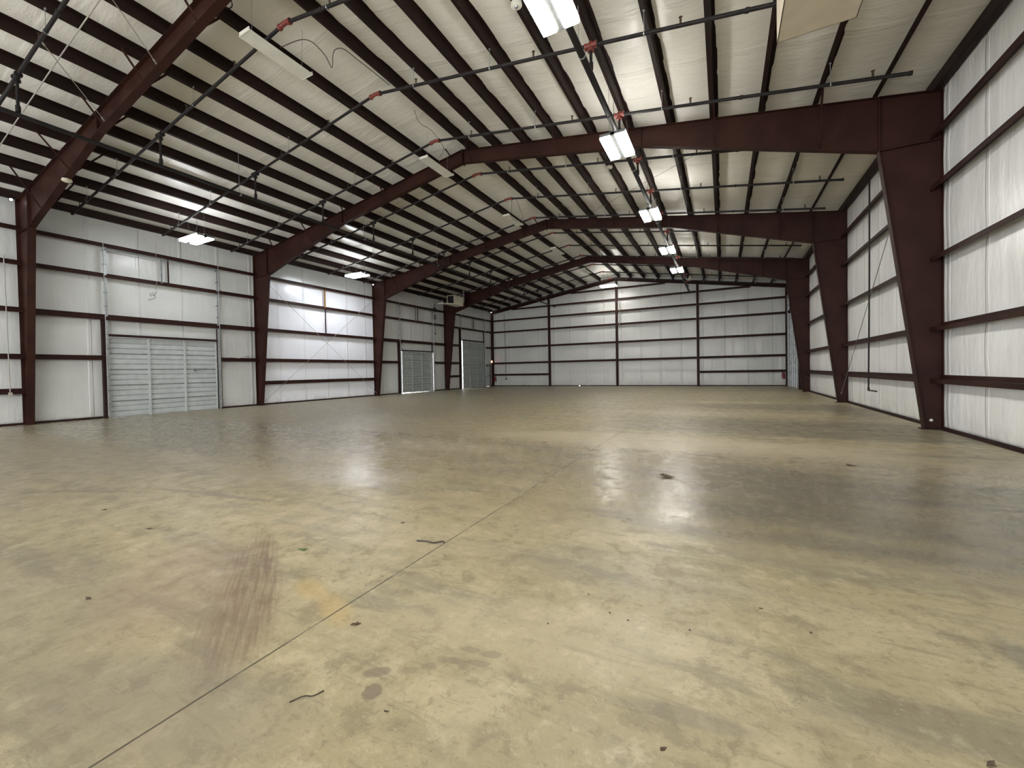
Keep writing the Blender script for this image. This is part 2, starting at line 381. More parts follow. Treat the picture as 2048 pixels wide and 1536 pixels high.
# ------------------------------------------------------------------ walls (insulation blankets bulging between the girts)
def frange(a, b, st):
    n = max(1, int(round((b-a)/st))); return [a+(b-a)*i/n for i in range(n+1)]
def bulge(h, z, seed):
    k = 0
    zs = [0]+GZ+[7.35, 8.3, 9.6]
    for a, b in zip(zs, zs[1:]):
        if a <= z <= b:
            t = (z-a)/(b-a); k = math.sin(math.pi*t)**.6 if 0 < t < 1 else 0
    n1 = noise.noise(Vector((h*.9, z*.35, seed)))
    n2 = noise.noise(Vector((h*2.6, z*.7, seed+9)))
    return k*(.022+.018*n1)+.007*n2*k
def wallmesh(name, m, side, h0, h1, holes, top, label, seed):
    # side: 'L','R' (plane x const), 'E','B' (plane y const)
    hs = set(frange(h0, h1, .2)); zs = set(frange(0, 7.0, .14))
    for (a, b, c, d) in holes:
        hs |= {a, b}; zs |= {c, d}
    hs = sorted(hs); zs = sorted(zs)
    def clean(l, keep):
        out = []
        for q in l:
            if out and q-out[-1] < .03:
                if q in keep: out[-1] = q
                continue
            out.append(q)
        return out
    hs = clean(hs, {q for hh in holes for q in hh[:2]}); zs = clean(zs, {q for hh in holes for q in hh[2:]})
    rows = [('z', z) for z in zs]+[('t', i/14) for i in range(1, 15)]
    def P(h, r):
        if r[0] == 'z': z = r[1]
        else: z = zs[-1]+r[1]*(top(h)-zs[-1])
        d = bulge(h, z, seed)
        for (a, b, c, e) in holes:
            if a-.12 <= h <= b+.12 and c-.12 <= z <= e+.12: d = 0
        if side == 'L': return (d-.0, h, z)
        if side == 'R': return (W-d, h, z)
        if side == 'E': return (h, YEND-d, z)
        return (h, Y0B+d, z)
    vs = [P(h, r) for r in rows for h in hs]; nh = len(hs); fs = []
    for j in range(len(rows)-1):
        for i in range(nh-1):
            if rows[j+1][0] == 'z':
                hm = (hs[i]+hs[i+1])/2; zm = (rows[j][1]+rows[j+1][1])/2
                if any(a < hm < b and c < zm < d for a, b, c, d in holes): continue
            fs.append((j*nh+i, j*nh+i+1, (j+1)*nh+i+1, (j+1)*nh+i))
    mb = MB(); mb.add(vs, fs); o = mb.build(name, m, smooth=True)
    sm = o.modifiers.new('thickness', 'SOLIDIFY'); sm.thickness = .05; sm.offset = -1 if True else 1
    # solid body must lie outside the room: flip normals to face the room
    cdir = {'L': (1, 0, 0), 'R': (-1, 0, 0), 'E': (0, -1, 0), 'B': (0, 1, 0)}[side]
    me = o.data; acc = Vector((0, 0, 0))
    for f in me.polygons: acc += f.normal
    if acc.dot(Vector(cdir)) < 0: me.flip_normals()
    tag(o, label, 'wall', kind='structure')
    return o
HL = [(7.11, 10.99, 0, 3.02), (23.56, 27.38, 0, 3.02), (31.60, 35.72, 0, 4.22), (36.0, 36.98, 0, 2.12)]
HR = [(32.03, 36.52, 0, 5.13)]
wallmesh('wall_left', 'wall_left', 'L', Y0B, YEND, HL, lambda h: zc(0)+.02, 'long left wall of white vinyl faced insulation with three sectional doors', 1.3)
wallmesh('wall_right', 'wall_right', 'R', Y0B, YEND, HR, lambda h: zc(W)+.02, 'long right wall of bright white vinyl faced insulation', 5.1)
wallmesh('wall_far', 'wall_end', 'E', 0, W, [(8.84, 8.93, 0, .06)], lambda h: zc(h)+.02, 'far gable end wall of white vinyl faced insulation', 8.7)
HB = [(1.6, 8.2, 0, 5.2), (9.4, 14.6, 0, 5.2), (15.8, 22.4, 0, 5.2)]  # unseen doorways added to let daylight fill the hall
wallmesh('wall_back', 'wall_end', 'B', 0, W, HB, lambda h: zc(h)+.02, 'gable end wall behind the viewpoint, with openings added to admit daylight', 11.2)
# ------------------------------------------------------------------ roof insulation
PL = [1.1, 2.2, 3.3, 4.38, 5.46, 6.54, 7.6, 8.66, 9.72, 10.95]
PR = [23.3, 22.2, 21.1, 20.02, 18.96, 17.86, 16.76, 15.66, 14.56, 13.5, 12.52]
def roofmesh():
    knots = sorted([0.0]+PL+PR+[W])
    xs = [0.0]
    for a, b in zip(knots, knots[1:]):
        k = 6
        for i in range(1, k+1): xs.append(a+(b-a)*i/k)
    if XR not in xs: xs.append(XR); xs.sort()
    ys = frange(Y0B-.02, YEND+.02, .24)
    def sag(x):
        for a, b in zip(knots, knots[1:]):
            if a <= x <= b:
                t = (x-a)/(b-a); return math.sin(math.pi*t)*(.045 if b-a < 1.3 else .05)
        return 0
    vs = []
    for y in ys:
        for x in xs:
            s = sag(x)
            z = zc(x)-s*(1+.5*noise.noise(Vector((x*.7, y*.9, 2))))+.012*noise.noise(Vector((x*2, y*2, 4)))*(s > .001)
            vs.append((x, y, z))
    n = len(xs); fs = [(j*n+i, j*n+i+1, (j+1)*n+i+1, (j+1)*n+i) for j in range(len(ys)-1) for i in range(n-1)]
    mb = MB(); mb.add(vs, fs); o = mb.build('ceiling', 'roof', smooth=True)
    if o.data.polygons[0].normal.z > 0: o.data.flip_normals()
    sm = o.modifiers.new('thickness', 'SOLIDIFY'); sm.thickness = .06; sm.offset = -1
    tag(o, 'pitched ceiling of grey white vinyl faced roof insulation above the purlins', 'ceiling', kind='structure')
roofmesh()
# ------------------------------------------------------------------ base trims
def base(name, segs, side, label):
    mb = MB()
    for a, b in segs:
        if side == 'L': mb.box(.0, .075, a, b, 0, .012); mb.box(.03, .04, a, b, .0, .07)
        elif side == 'R': mb.box(W-.075, W, a, b, 0, .012); mb.box(W-.04, W-.03, a, b, 0, .07)
        elif side == 'E': mb.box(a, b, YEND-.075, YEND, 0, .012); mb.box(a, b, YEND-.04, YEND-.03, 0, .07)
    tag(mb.build(name, 'dark'), label, 'trim', kind='structure')
base('baseboard_left', [(Y0B, 6.9), (11.2, 23.3), (27.6, 31.4), (35.9, 35.98), (37.0, YEND)], 'L', 'dark brown base angle along the foot of the left wall')
base('baseboard_right', [(Y0B, 31.8), (36.7, YEND)], 'R', 'dark brown base angle along the foot of the right wall')
base('baseboard_far', [(0, 8.8), (8.97, W)], 'E', 'dark brown base angle along the foot of the far wall')
# ------------------------------------------------------------------ rigid frames
KX, KZ = 1.07, 6.29
def mirror(pts, s): return [(x, z) if s > 0 else (W-x, z) for x, z in pts]
def flange(mb, p, q, y, wd=.2, t=.014):
    mb.bar((p[0], y, p[1]), (q[0], y, q[1]), wd, t, up=(0, 0, 1) if abs(q[0]-p[0]) > abs(q[1]-p[1])*.3 else (1, 0, 0))
fl_names = ['nearest the viewpoint behind the camera', 'nearest on the left, cropped by the top of the photo', 'second, spanning the middle of the photo', 'third from the viewpoint', 'farthest, just in front of the far gable wall']
def make_frame(i, y):
    root = empty('steel_frame', (XR, y, 0))
    tag(root, ['maroon tapered steel portal frame standing behind the viewpoint',
               'nearest visible maroon steel portal frame, its rafter running off the top left corner',
               'second maroon steel portal frame, with the big tapered right column beside the bright wall',
               'third maroon steel portal frame from the viewpoint, left column beside the brightest wall bay',
               'fourth and farthest maroon steel portal frame, behind the cream unit heater'][i], 'steel frame', 'maroon steel portal frames')
    for s in (1, -1):
        topz = zt(0.02)
        mb = MB()
        web = mirror([(.03, .02), (.32, .02), (KX, KZ), (KX, zt(KX)-.01), (.03, topz-.01)], s)
        mb.prism_xz(web, y-.005, y+.005)
        a, b = mirror([(.03, .02), (.03, topz)], s); flange(mb, a, b, y, .2)
        a, b = mirror([(.32, .02), (KX, KZ)], s); flange(mb, a, b, y, .2)
        a, b = mirror([(KX, KZ), (KX, zt(KX))], s); flange(mb, a, b, y, .19, .02)      # splice plate
        a, b = mirror([(.03, topz), (KX, zt(KX))], s); flange(mb, a, b, y, .2)
        a, b = mirror([(.04, KZ), (KX, KZ)], s); flange(mb, a, b, y, .18, .01)          # stiffener
        c = mb.build('column', 'steel', root)
        pb = MB(); xs = sorted([W-.0 if s < 0 else .0, W-.38 if s < 0 else .38]); pb.box(xs[0], xs[1], y-.12, y+.12, 0, .02)
        pb.build('base_plate', 'steel', root)
        mb = MB()
        BX, BZ = 6.2, 7.81
        AP = 8.84
        mb.prism_xz(mirror([(KX, KZ+.01), (BX, BZ), (XR, AP), (XR, zt(XR)), (KX, zt(KX))], s), y-.004, y+.004)
        for p, q in (((KX, KZ), (BX, BZ)), ((BX, BZ), (XR, AP)), ((KX, zt(KX)), (XR, zt(XR)))):
            a, b = mirror([p, q], s); flange(mb, a, b, y, .18)
        for xx in (BX,):
            a, b = mirror([(xx, BZ), (xx, zt(xx))], s); flange(mb, a, b, y, .16, .01)
        mb.build('rafter', 'steel', root)
        for j in (1, 3, 5, 7, 9) if s > 0 else (1, 3, 5, 7, 10):
            xx = (PL if s > 0 else PR)[j]
            xm = xx if s > 0 else W-xx
            zb = KZ+(xm-KX)*(BZ-KZ)/(BX-KX) if xm < BX else BZ+(xm-BX)*(AP-BZ)/(XR-BX)
            if xm < KX+.1: zb = KZ+.3
            by = min(.72, .97*(zt(xx)-zb))
            for sgn in ((-1, 1) if i in (1, 2) else (-1,)):
                fb = MB(); fb.bar((xx, y+by*sgn, zt(xx)+.03), (xx, y+.07*sgn, zb+.02), .045, .008, up=(1, 0, 0))
                fb.bar((xx+.018, y+by*sgn, zt(xx)+.03), (xx+.018, y+.07*sgn, zb+.02), .006, .045, up=(1, 0, 0))
                fb.build('flange_brace', 'steel', root)
    if i > 1:
        sb = MB(); sb.bar((11.74, y-.10, 9.17), (11.58, y-.26, 9.44), .035, .035); sb.box(11.50, 11.66, y-.34, y-.20, 9.42, 9.47)
        sb.build('ridge_stub_bracket', 'pipe', root)
    mb = MB(); mb.box(XR-.03, XR+.03, y-.11, y+.11, 8.80, 9.28)
    for q in (-.075, .075):
        for zz in (8.86, 8.98, 9.12, 9.22): mb.tube([(XR-.05, y+q, zz), (XR+.05, y+q, zz)], .013, 6)
    mb.build('apex_plate', 'steel', root)
for i, y in enumerate(FY): make_frame(i, y)
# ------------------------------------------------------------------ end wall posts and end rafter
PX = [.16, 6.13, 12.25, 18.47, W-.16]
yE = YEND-.12
pn = ['in the far left corner', 'between the left corner and the middle of the far wall', 'under the ridge in the middle of the far wall', 'between the middle and the right corner of the far wall', 'in the far right corner']
for k, x in enumerate(PX):
    mb = MB(); zz = zt(x)-.02
    ww = .085 if 0 < k < 4 else .10
    mb.box(x-ww, x+ww, yE-.115, yE-.10, 0, zz-.27); mb.box(x-ww, x+ww, yE+.085, yE+.10, 0, zz-.27)
    mb.box(x-.006, x+.006, yE-.10, yE+.085, 0, zz-.27)
    mb.box(x-ww-.02, x+ww+.02, yE-.13, yE+.11, 0, .015)
    tag(mb.build('end_wall_post', 'steel'), 'maroon steel post '+pn[k], 'post', 'posts of the far wall')
root = empty('end_rafter', (XR, yE-.02, 8.9))
tag(root, 'maroon steel gable rafter along the top of the far wall', 'rafter')
for s in (1, -1):
    mb = MB()
    pts = mirror([(.1, zt(.1)-.27), (XR, zt(XR)-.27), (XR, zt(XR)), (.1, zt(.1))], s)
    mb.prism_xz(pts, yE-.03, yE-.02)
    for dz in (-.27, 0):
        a, b = mirror([(.1, zt(.1)+dz), (XR, zt(XR)+dz)], s); flange(mb, a, b, yE-.03, .15, .012)
    mb.build('rafter_beam', 'steel', root)
# ------------------------------------------------------------------ purlins and eave struts
def zprof(x, s):   # Z section on the roof slope, s=+1 left slope
    sl = math.atan(.16)*s; c, t = math.cos(sl), math.sin(sl)
    g = .006; H = .25; pts = [(-.085, .018), (-.085, 0), (0.0, 0), (0.0, H), (.08, H), (.08, H+g), (-g, H+g), (-g, g), (-.085+g, g), (-.085+g, .018)]
    out = [(x+a*c-b*t, zt(x)+.008+a*t+b*c) for a, b in pts]
    return out
def side_name(i, n, left):
    side = 'left' if left else 'right'
    if i == n-1: return 'purlin nearest the ridge on the %s slope' % side
    return 'purlin on the %s slope, %s from the %s wall' % (side, ORD[i], side)
for lst, left in ((PL, True), (PR, False)):
    for i, x in enumerate(lst):
        mb = MB(); mb.prism_xz(zprof(x, 1 if left else -1), Y0B+.02, YEND-.02)
        for fy in FY: mb.box(x-.07, x+.01, fy-.06, fy+.06, zt(x)+.0, zt(x)+.018)
        tag(mb.build('roof_purlin', 'purlin'), 'long dark steel '+side_name(i, len(lst), left), 'purlin', 'roof purlins')
for x, left in ((.11, True), (W-.11, False)):
    mb = MB(); z0 = zt(x)+.005; q = 1 if left else -1
    xs = sorted((x-.07*q, x+.07*q))
    mb.box(x+.065*q-.004, x+.065*q+.004, Y0B+.02, YEND-.02, z0, z0+.24)
    mb.box(xs[0], xs[1], Y0B+.02, YEND-.02, z0, z0+.006); mb.box(xs[0], xs[1], Y0B+.02, YEND-.02, z0+.234, z0+.24)
    tag(mb.build('eave_strut', 'purlin'), 'dark maroon steel eave strut along the top of the %s wall' % ('left' if left else 'right'), 'eave strut')
# ------------------------------------------------------------------ girts
bay_names = ['behind the viewpoint', 'beside the viewpoint', 'between the first and second frames', 'between the second and third frames', 'between the third and fourth frames', 'between the fourth frame and the far wall']
YB = [Y0B+.05]+FY+[YEND-.22]
def girt(side, a, b, z, label, tall=.09, m='steel'):
    mb = MB(); t = .006; D = .215
    if side in 'LR':
        sx = lambda d0, d1: sorted((d0, d1)) if side == 'L' else sorted((W-d0, W-d1))
        x0, x1 = sx(.055, D); mb.box(x0, x1, a, b, z-t/2, z+t/2)
        x0, x1 = sx(D-t, D); mb.box(x0, x1, a, b, z-tall, z)
        x0, x1 = sx(D-t-.018, D-t); mb.box(x0, x1, a, b, z-tall, z-tall+t)
        x0, x1 = sx(.055, .055+t); mb.box(x0, x1, a, b, z, z+.09)
    else:
        y1 = YEND-.055
        mb.box(a, b, YEND-D, y1, z-t/2, z+t/2); mb.box(a, b, YEND-D, YEND-D+t, z-tall, z); mb.box(a, b, y1-t, y1, z, z+.09)
    return tag(mb.build('wall_girt', m), label, 'girt', 'wall girts')
hn = ['lowest', 'second up', 'third up', 'fourth up', 'top']
for side, nm in (('L', 'left'), ('R', 'right')):
    for k in range(6):
        y0, y1 = YB[k]+.012, YB[k+1]-.012
        holes = HL if side == 'L' else HR
        for gi, z in enumerate(GZ):
            segs = [(y0, y1)]
            for (a, b, c, d) in holes:
                if c-.05 <= z <= d+.03:
                    new = []
                    for (p, q) in segs:
                        if b+.15 <= p or a-.15 >= q: new.append((p, q))
                        else:
                            if a-.16-p > .1: new.append((p, a-.16))
                            if q-(b+.16) > .1: new.append((b+.16, q))
                    segs = new
            if side == 'L' and k in (2, 4) and gi == 0: continue
            if side == 'L' and k == 5 and gi < 2: segs = [q for q in segs if q[0] < 33]
            tall = .13 if (side == 'L' and k in (2, 4) and gi == 2) else .09
            for n_, (p, q) in enumerate(segs):
                ex = ''
                if len(segs) > 1: ex = ', near side' if n_ == 0 else ', far side'
                girt(side, p, q, z, '%s girt on %s wall, %s%s' % (hn[gi], nm, bay_names[k], ex), tall)
GE = GZ+[7.42, 8.36]
en = ['in the leftmost bay', 'left of the middle post', 'right of the middle post', 'in the rightmost bay']
hn2 = ['lowest', 'second up', 'third up', 'fourth up', 'fifth up', 'sixth up', 'highest']
for k in range(4):
    for gi, z in enumerate(GE):
        if gi == 0 and k in (1, 2): continue
        a, b = PX[k]+.10, PX[k+1]-.10
        lim = XR-(zt(XR)-.29-z)/.16
        if a < lim: a = lim
        if b > W-lim: b = W-lim
        if b-a < .5: continue
        girt('E', a, b, z, '%s girt on far wall %s' % (hn2[gi], en[k]))
# ------------------------------------------------------------------ sectional doors
def sect_door(name, side, ya, yb, h, rows, label, frame_top, track_top, mname, ribs=3, gapL=.0, gapR=.0, lift=0.0, cols=3):
    root = empty(name, (0 if side == 'L' else W, (ya+yb)/2, 0))
    tag(root, label, 'door', kind='structure')
    X = (lambda d: d) if side == 'L' else (lambda d: W-d)
    def bx(mb, d0, d1, y0, y1, z0, z1):
        a, b = sorted((X(d0), X(d1))); mb.box(a, b, y0, y1, z0, z1)
    A, B = ya+gapL, yb-gapR
    rh = h/rows
    cw = (B-A)/cols
    for r in range(rows):
        mb = MB(); z0 = r*rh+(.001 if r == 0 else 0); z1 = (r+1)*rh
        # ribbed sheet, ribs run along Y
        k = ribs; n = 6*k; prof = []
        for j in range(n+1):
            t = j/n; zz = z0+(z1-z0)*t; ph = (t*k) % 1.0
            dd = .055 if .0 < ph < .86 else .018
            prof.append((dd, zz))
        prof[0] = (.036, z0); prof[-1] = (.036, z1)
        vs = []; fs = []; lift_ = .05 if (gapR and r == 0) else 0
        for (dd, zz) in prof: vs += [(X(dd), A, max(zz, lift_)), (X(dd), B, zz)]
        for j in range(len(prof)-1): fs.append((2*j, 2*j+1, 2*j+3, 2*j+2))
        m0 = len(vs)
        for (dd, zz) in prof: vs += [(X(.015), A, max(zz, lift_)), (X(.015), B, zz)]
        for j in range(len(prof)-1): fs.append((m0+2*j, m0+2*j+1, m0+2*j+3, m0+2*j+2))
        mb.add(vs, fs)
        bx(mb, .015, .05, A, B, z1-.022, z1)
        mb.build('door_section', mname, root)
        if r:
            sm_ = MB(); bx(sm_, .04, .062, A, B, z0-.012, z0+.012); sm_.build('section_seam', 'galv_dark', root)
        st = MB()
        for c in range(cols+1):
            yy = A+c*cw; w_ = .035
            y0s = max(A, yy-w_); y1s = min(B, yy+w_)
            bx(st, .05, .10, y0s, y1s, z0+(lift_ if c == 0 else 0), z1)
            if r: bx(st, .10, .112, yy-.02 if c else A, yy+.02 if c < cols else B, z0-.045, z0+.045)
        st.build('section_stile', mname, root)
    mb = MB(); bx(mb, .015, .09, A, B, h-.004, h+.035); mb.build('top_rail', 'galv', root)
    for yy, sg in ((ya-.045, -1), (yb+.045, 1)):
        mb = MB()
        bx(mb, .20, .204, yy-.035, yy+.035, 0, track_top); bx(mb, .13, .20, yy-.002 - (0 if sg < 0 else 0), yy+.002, 0, track_top)
        mb.tube([(X(.23), yy+.05*sg, .05), (X(.23), yy+.05*sg, track_top+.05)], .014, 8)
        mb.build('door_track', 'galv', root)
        bb = MB(); zz = .5
        while zz < track_top:
            bx(bb, .12, .215, yy-.05, yy+.04, zz-.015, zz+.015); zz += .52
        bb.build('track_bracket', 'galv_dark', root)
        jb = MB(); j0, j1 = sorted((yy+.05*sg*0+.0*sg, yy+.17*sg)); j0, j1 = (yy-.13, yy-.0) if sg < 0 else (yy+.0, yy+.11)
        bx(jb, .02, .195, j0, j0+.008, 0, frame_top); bx(jb, .02, .195, j1-.008, j1, 0, frame_top); bx(jb, .185, .195, j0, j1, 0, frame_top)
        jb.build('door_jamb', 'dark', root)
    hb = MB(); bx(hb, .02, .19, ya-.02, yb+.02, h+.045, h+.055); bx(hb, .182, .19, ya-.02, yb+.02, h+.05, h+.13)
    hb.build('door_header', 'dark', root)
    if track_top > frame_top+.6:
        sb = MB(); ym = (ya+yb)/2
        bx(sb, .21, .25, ya-.05, yb+.05, track_top-.18, track_top-.14)
        sb.tube([(X(.27), ya-.05, track_top-.16), (X(.27), yb+.05, track_top-.16)], .016, 8)
        sb.build('spring_shaft', 'galv', root)
        for dy in (-.18, .06):
            pb = MB(); bx(pb, .20, .21, ym+dy-.03, ym+dy+.03, 5.22, track_top-.02); bx(pb, .15, .2, ym+dy+.02, ym+dy+.03, 5.22, track_top-.02)
            pb.build('spring_post', 'galv_dark' if dy < 0 else 'dark', root)
    return root
d1 = sect_door('door_1', 'L', 7.10, 11.0, 3.0, 5, 'nearest wide light grey ribbed sectional door in left wall', 3.70, 6.42, 'door')
d2 = sect_door('door_2', 'L', 23.56, 27.38, 3.0, 5, 'second grey sectional door in left wall, daylight showing at both edges', 3.70, 6.42, 'door_dark', gapL=.205, gapR=.11)
d3 = sect_door('door_3', 'L', 31.60, 35.72, 4.2, 7, 'tall grey sectional door near the far left corner', 5.24, 6.42, 'door_dark', gapL=.31)
d4 = sect_door('door_4', 'R', 32.02, 36.53, 5.12, 8, 'tall galvanised sectional door in right wall beside the far corner', 5.24, 6.42, 'galv', ribs=2, cols=5)
mb = MB(); mb.box(.09, .115, 10.05, 10.62, 1.80, 1.83); mb.box(.09, .12, 10.03, 10.12, 1.72, 1.78); mb.build('door_handle', 'galv_dark', d1)
# personnel door
root = empty('door_5', (0, 36.49, 0)); tag(root, 'small grey white personnel door under the red exit sign', 'door', kind='structure')
mb = MB(); mb.box(.01, .055, 36.06, 36.92, .01, 2.05); mb.build('door_leaf', 'door', root)
mb = MB(); mb.box(.0, .10, 36.0, 36.06, 0, 2.12); mb.box(.0, .10, 36.92, 36.98, 0, 2.12); mb.box(0, .10, 36.0, 36.98, 2.05, 2.12); mb.build('door_frame', 'dark', root)
mb = MB(); mb.box(.055, .10, 36.14, 36.86, 1.0, 1.045); mb.box(.055, .08, 36.12, 36.18, .96, 1.09); mb.box(.055, .08, 36.82, 36.88, .96, 1.09); mb.build('push_bar', 'galv_dark', root)
mb = MB(); mb.box(.055, .13, 36.1, 36.4, 1.93, 2.0); mb.build('door_closer', 'black', root)
# exit sign
root = empty('exit_sign', (.2, 37.0, 2.42)); tag(root, 'small red lit EXIT sign on the left wall above the personnel door', 'exit sign')
mb = MB(); mb.box(.19, .25, 36.83, 37.17, 2.31, 2.53); mb.box(.0, .19, 36.98, 37.02, 2.46, 2.50); mb.build('sign_housing', 'white', root)
mb = MB(); mb.box(.25, .253, 36.84, 37.16, 2.32, 2.52); mb.build('sign_face', 'exitface', root)
mb = MB(); zz0, zz1 = 2.34, 2.50
def letter(bars): 
    for (a, b, c, d) in bars: mb.bar((.256, a, b), (.256, c, d), .006, .018, up=(1, 0, 0)) if False else mb.bar((.256, a, b), (.256, c, d), .018, .006, up=(1, 0, 0))
L0 = 36.86
letter([(L0, zz0, L0, zz1), (L0, zz1-.008, L0+.05, zz1-.008), (L0, 2.42, L0+.04, 2.42), (L0, zz0+.008, L0+.05, zz0+.008)])
letter([(L0+.075, zz0, L0+.13, zz1), (L0+.13, zz0, L0+.075, zz1)])
letter([(L0+.16, zz0, L0+.16, zz1)])
letter([(L0+.19, zz1-.008, L0+.25, zz1-.008), (L0+.22, zz0, L0+.22, zz1)])
mb.build('exit_letters', 'exitred', root)
# ------------------------------------------------------------------ sprinkler branch lines
BY = [.61+2.67*k for k in range(14)]
def bz(x): return 8.85-.16*abs(x-XR)
HX = [22.85, 19.57, 16.70, 13.55, 10.4, 8.3, 4.3, 1.6]
def head_mesh(x, y, z):
    mb = MB(); mb.tube([(x, y, z), (x, y, z+.05), (x, y, z+.055), (x, y, z+.10)], [.017, .017, .022, .012], 8)
    mb.tube([(x, y, z+.125), (x, y, z+.13)], .034, 10)
    mb.bar((x-.02, y, z+.08), (x, y, z+.127), .006, .006); mb.bar((x+.02, y, z+.08), (x, y, z+.127), .006, .006)
    return mb
def branch0(y):
    root = empty('sprinkler_branch_pipe', (XR, y, 8.85))
    mb = MB(); R = .036
    mb.tube([(1.0, y, bz(1.0)), (XR-.12, y, bz(XR-.12))], R, 12); mb.tube([(XR+.12, y, bz(XR+.12)), (23.4, y, bz(23.4))], R, 12)
    for x in (1.0, 23.4): mb.tube([(x-.03, y, bz(x)), (x+.03, y, bz(x))], .043, 12)
    for x in (4.0, 9.3, 13.3, 14.2, 20.6): mb.tube([(x-.03, y, bz(x-.03)), (x+.03, y, bz(x+.03))], .046, 12)
    mb.build('branch_pipe', 'pipe', root, True)
    mb = MB(); mb.tube([(XR-.16, y, bz(XR-.16)), (XR-.05, y, 8.85), (XR+.05, y, 8.85), (XR+.16, y, bz(XR+.16))], .048, 12)
    for q in (-1, 1): mb.tube([(XR+q*.13, y, bz(XR+.13)), (XR+q*.18, y, bz(XR+.18))], .062, 12)
    mb.build('ridge_elbow', 'fitting', root, True)
    for x, zl, m in ((17.93, 7.46, 'fitting'), (6.95, 7.24, 'pipe')):
        mb = MB(); z = bz(x)
        mb.tube([(x-.10, y, z), (x+.10, y, z)], .053, 12); mb.tube([(x, y, z+.06), (x, y, z-.10)], .050, 12)
        for q in (-1, 1): mb.tube([(x+q*.08, y, z), (x+q*.12, y, z)], .068, 12)
        mb.tube([(x, y, z-.08), (x, y, z-.12)], .064, 12)
        mb.build('cross_fitting', m, root, True)
        mb = MB(); mb.tube([(x, y, z-.1), (x, y, zl)], .03, 12)
        mb.tube([(x, y, zl+.13), (x, y, zl)], .045, 12)
        mb.build('riser_nipple', 'pipe', root, True)
    for x in HX: head_mesh(x, y, bz(x)+.02).build('sprinkler_head', 'brass', root, True)
    for x in (22.2, 18.96, 15.66, 13.5, 8.66, 4.38, 2.2):
        mb = MB(); mb.tube([(x-.02, y, zt(x)+.02), (x-.02, y, bz(x)+.05)], .006, 6); mb.tube([(x-.03, y, bz(x)), (x-.01, y, bz(x))], .044, 12)
        mb.bar((x-.04, y, zt(x)+.01), (x+.0, y, zt(x)+.01), .03, .03)
        mb.build('pipe_hanger', 'galv', root, True)
    return root
b0 = branch0(BY[0])
for k, y in enumerate(BY):
    o = b0 if k == 0 else dup(b0, (XR, y, 8.85))
    if k == 0: lb = 'black sprinkler branch pipe running off above the top edge, closest to the viewpoint'
    else: lb = 'black sprinkler branch pipe crossing under the purlins, %s from the viewpoint in the receding row' % ORD[k]
    tag(o, lb, 'sprinkler pipe', 'sprinkler branch pipes')
for x, z, r, nm in ((17.9, 7.42, .062, 'thick dark sprinkler main running along the row of lamps on the right slope'), (6.97, 7.17, .046, 'black sprinkler main running the length of the left roof slope')):
    root = empty('sprinkler_main', (x, 13, z)); tag(root, nm, 'sprinkler pipe', 'sprinkler mains')
    mb = MB(); mb.tube([(x, Y0B+.3, z), (x, 36.6, z)], r, 16)
    mb.tube([(x, 36.58, z), (x, 36.66, z)], r*1.25, 16)
    mb.build('main_pipe', 'pipe', root, True)
    for k in range(8):
        y = -3.0+5.3*k+.5; mb = MB(); mb.tube([(x-r*1.05, y, z), (x-r*1.05, y, zt(x)+.05)], .007, 6); mb.tube([(x, y-.015, z), (x, y+.015, z)], r+.008, 16)
        mb.build('pipe_hanger', 'galv', root, True)
    for k in range(7):
        y = -1.9+6.1*k; mb = MB(); mb.tube([(x, y-.05, z), (x, y+.05, z)], r*1.18, 16)
        mb.build('pipe_coupling', 'pipe', root, True)
# ------------------------------------------------------------------ lamps
def lamp(loc, along, label, glow, group='lit high bay lamps', drop=None):
    x, y, z = loc
    root = empty('high_bay_lamp', loc); tag(root, label, 'lamp', group)
    L, Wd = 1.22, .62
    def bx(mb, a0, a1, b0, b1, z0, z1):       # a across, b along
        if along == 'y': mb.box(x+a0, x+a1, y+b0, y+b1, z+z0, z+z1)
        else: mb.box(x+b0, x+b1, y+a0, y+a1, z+z0, z+z1)
    mb = MB(); bx(mb, -.05, .05, -L/2-.03, L/2+.03, -.03, .09)
    for b in (-L/2-.03, L/2+.01): bx(mb, -Wd/2, Wd/2, b, b+.02, -.01, .055)
    mb.build('lamp_housing', 'galv_dark', root)
    for s in (-1, 1):
        a0, a1 = sorted((s*.075, s*(Wd/2)))
        rf = MB(); bx(rf, a0+.03, a1-.03, -L/2+.02, L/2-.02, .045, .05); rf.build('reflector', 'white', root)
        gl = MB(); bx(gl, a0, a1, -L/2, L/2, -.052, -.03); gl.build('glowing_lens', glow, root)
        sd = MB(); bx(sd, a0, a1, -L/2, L/2, -.03, .045); sd.build('lens_side', 'glowside' if glow == 'glow' else 'glowside2', root)
    for b in (-.55, .55):
        top = zt(x)+.05; mb = MB()
        px, py = (x-.09, y+b) if along == 'y' else (x+b, y)
        top = zt(px)
        mb.tube([(px, py, z+.09), (px, py, top)], .004, 5); mb.build('hanging_cable', 'galv_dark', root)
    cd = MB(); pts = [(x-.12, y, z+.04), (x-.15, y+.05, z+.3), (x-.12, y+.1, (z+zt(x))/2), (x-.10, y+.05, zt(x-.1)+.02)]
    cd.tube(pts, .006, 6); cd.build('power_cord', 'cable', root)
    return root
rowY = [(-10.1, 'third behind the viewpoint in the right hand row'), (-4.6, 'behind the viewpoint in the right hand row'), (.9, 'just above the viewpoint in the right hand row'),
        (6.40, 'cut by the top edge, nearest of the right row'), (11.40, 'in front of the second portal frame'),
        (17.1, 'third visible of the right hand row'), (22.6, 'fourth visible of the right hand row'), (27.5, 'last and smallest of the right hand row')]
for y, t in rowY:
    lamp((17.86, y, 7.22), 'y', 'bright twin bank high bay lamp '+t, 'glow')
lamp((12.15, 35.0, 8.18), 'x', 'bright high bay lamp under the ridge beside the far wall middle post', 'glow')
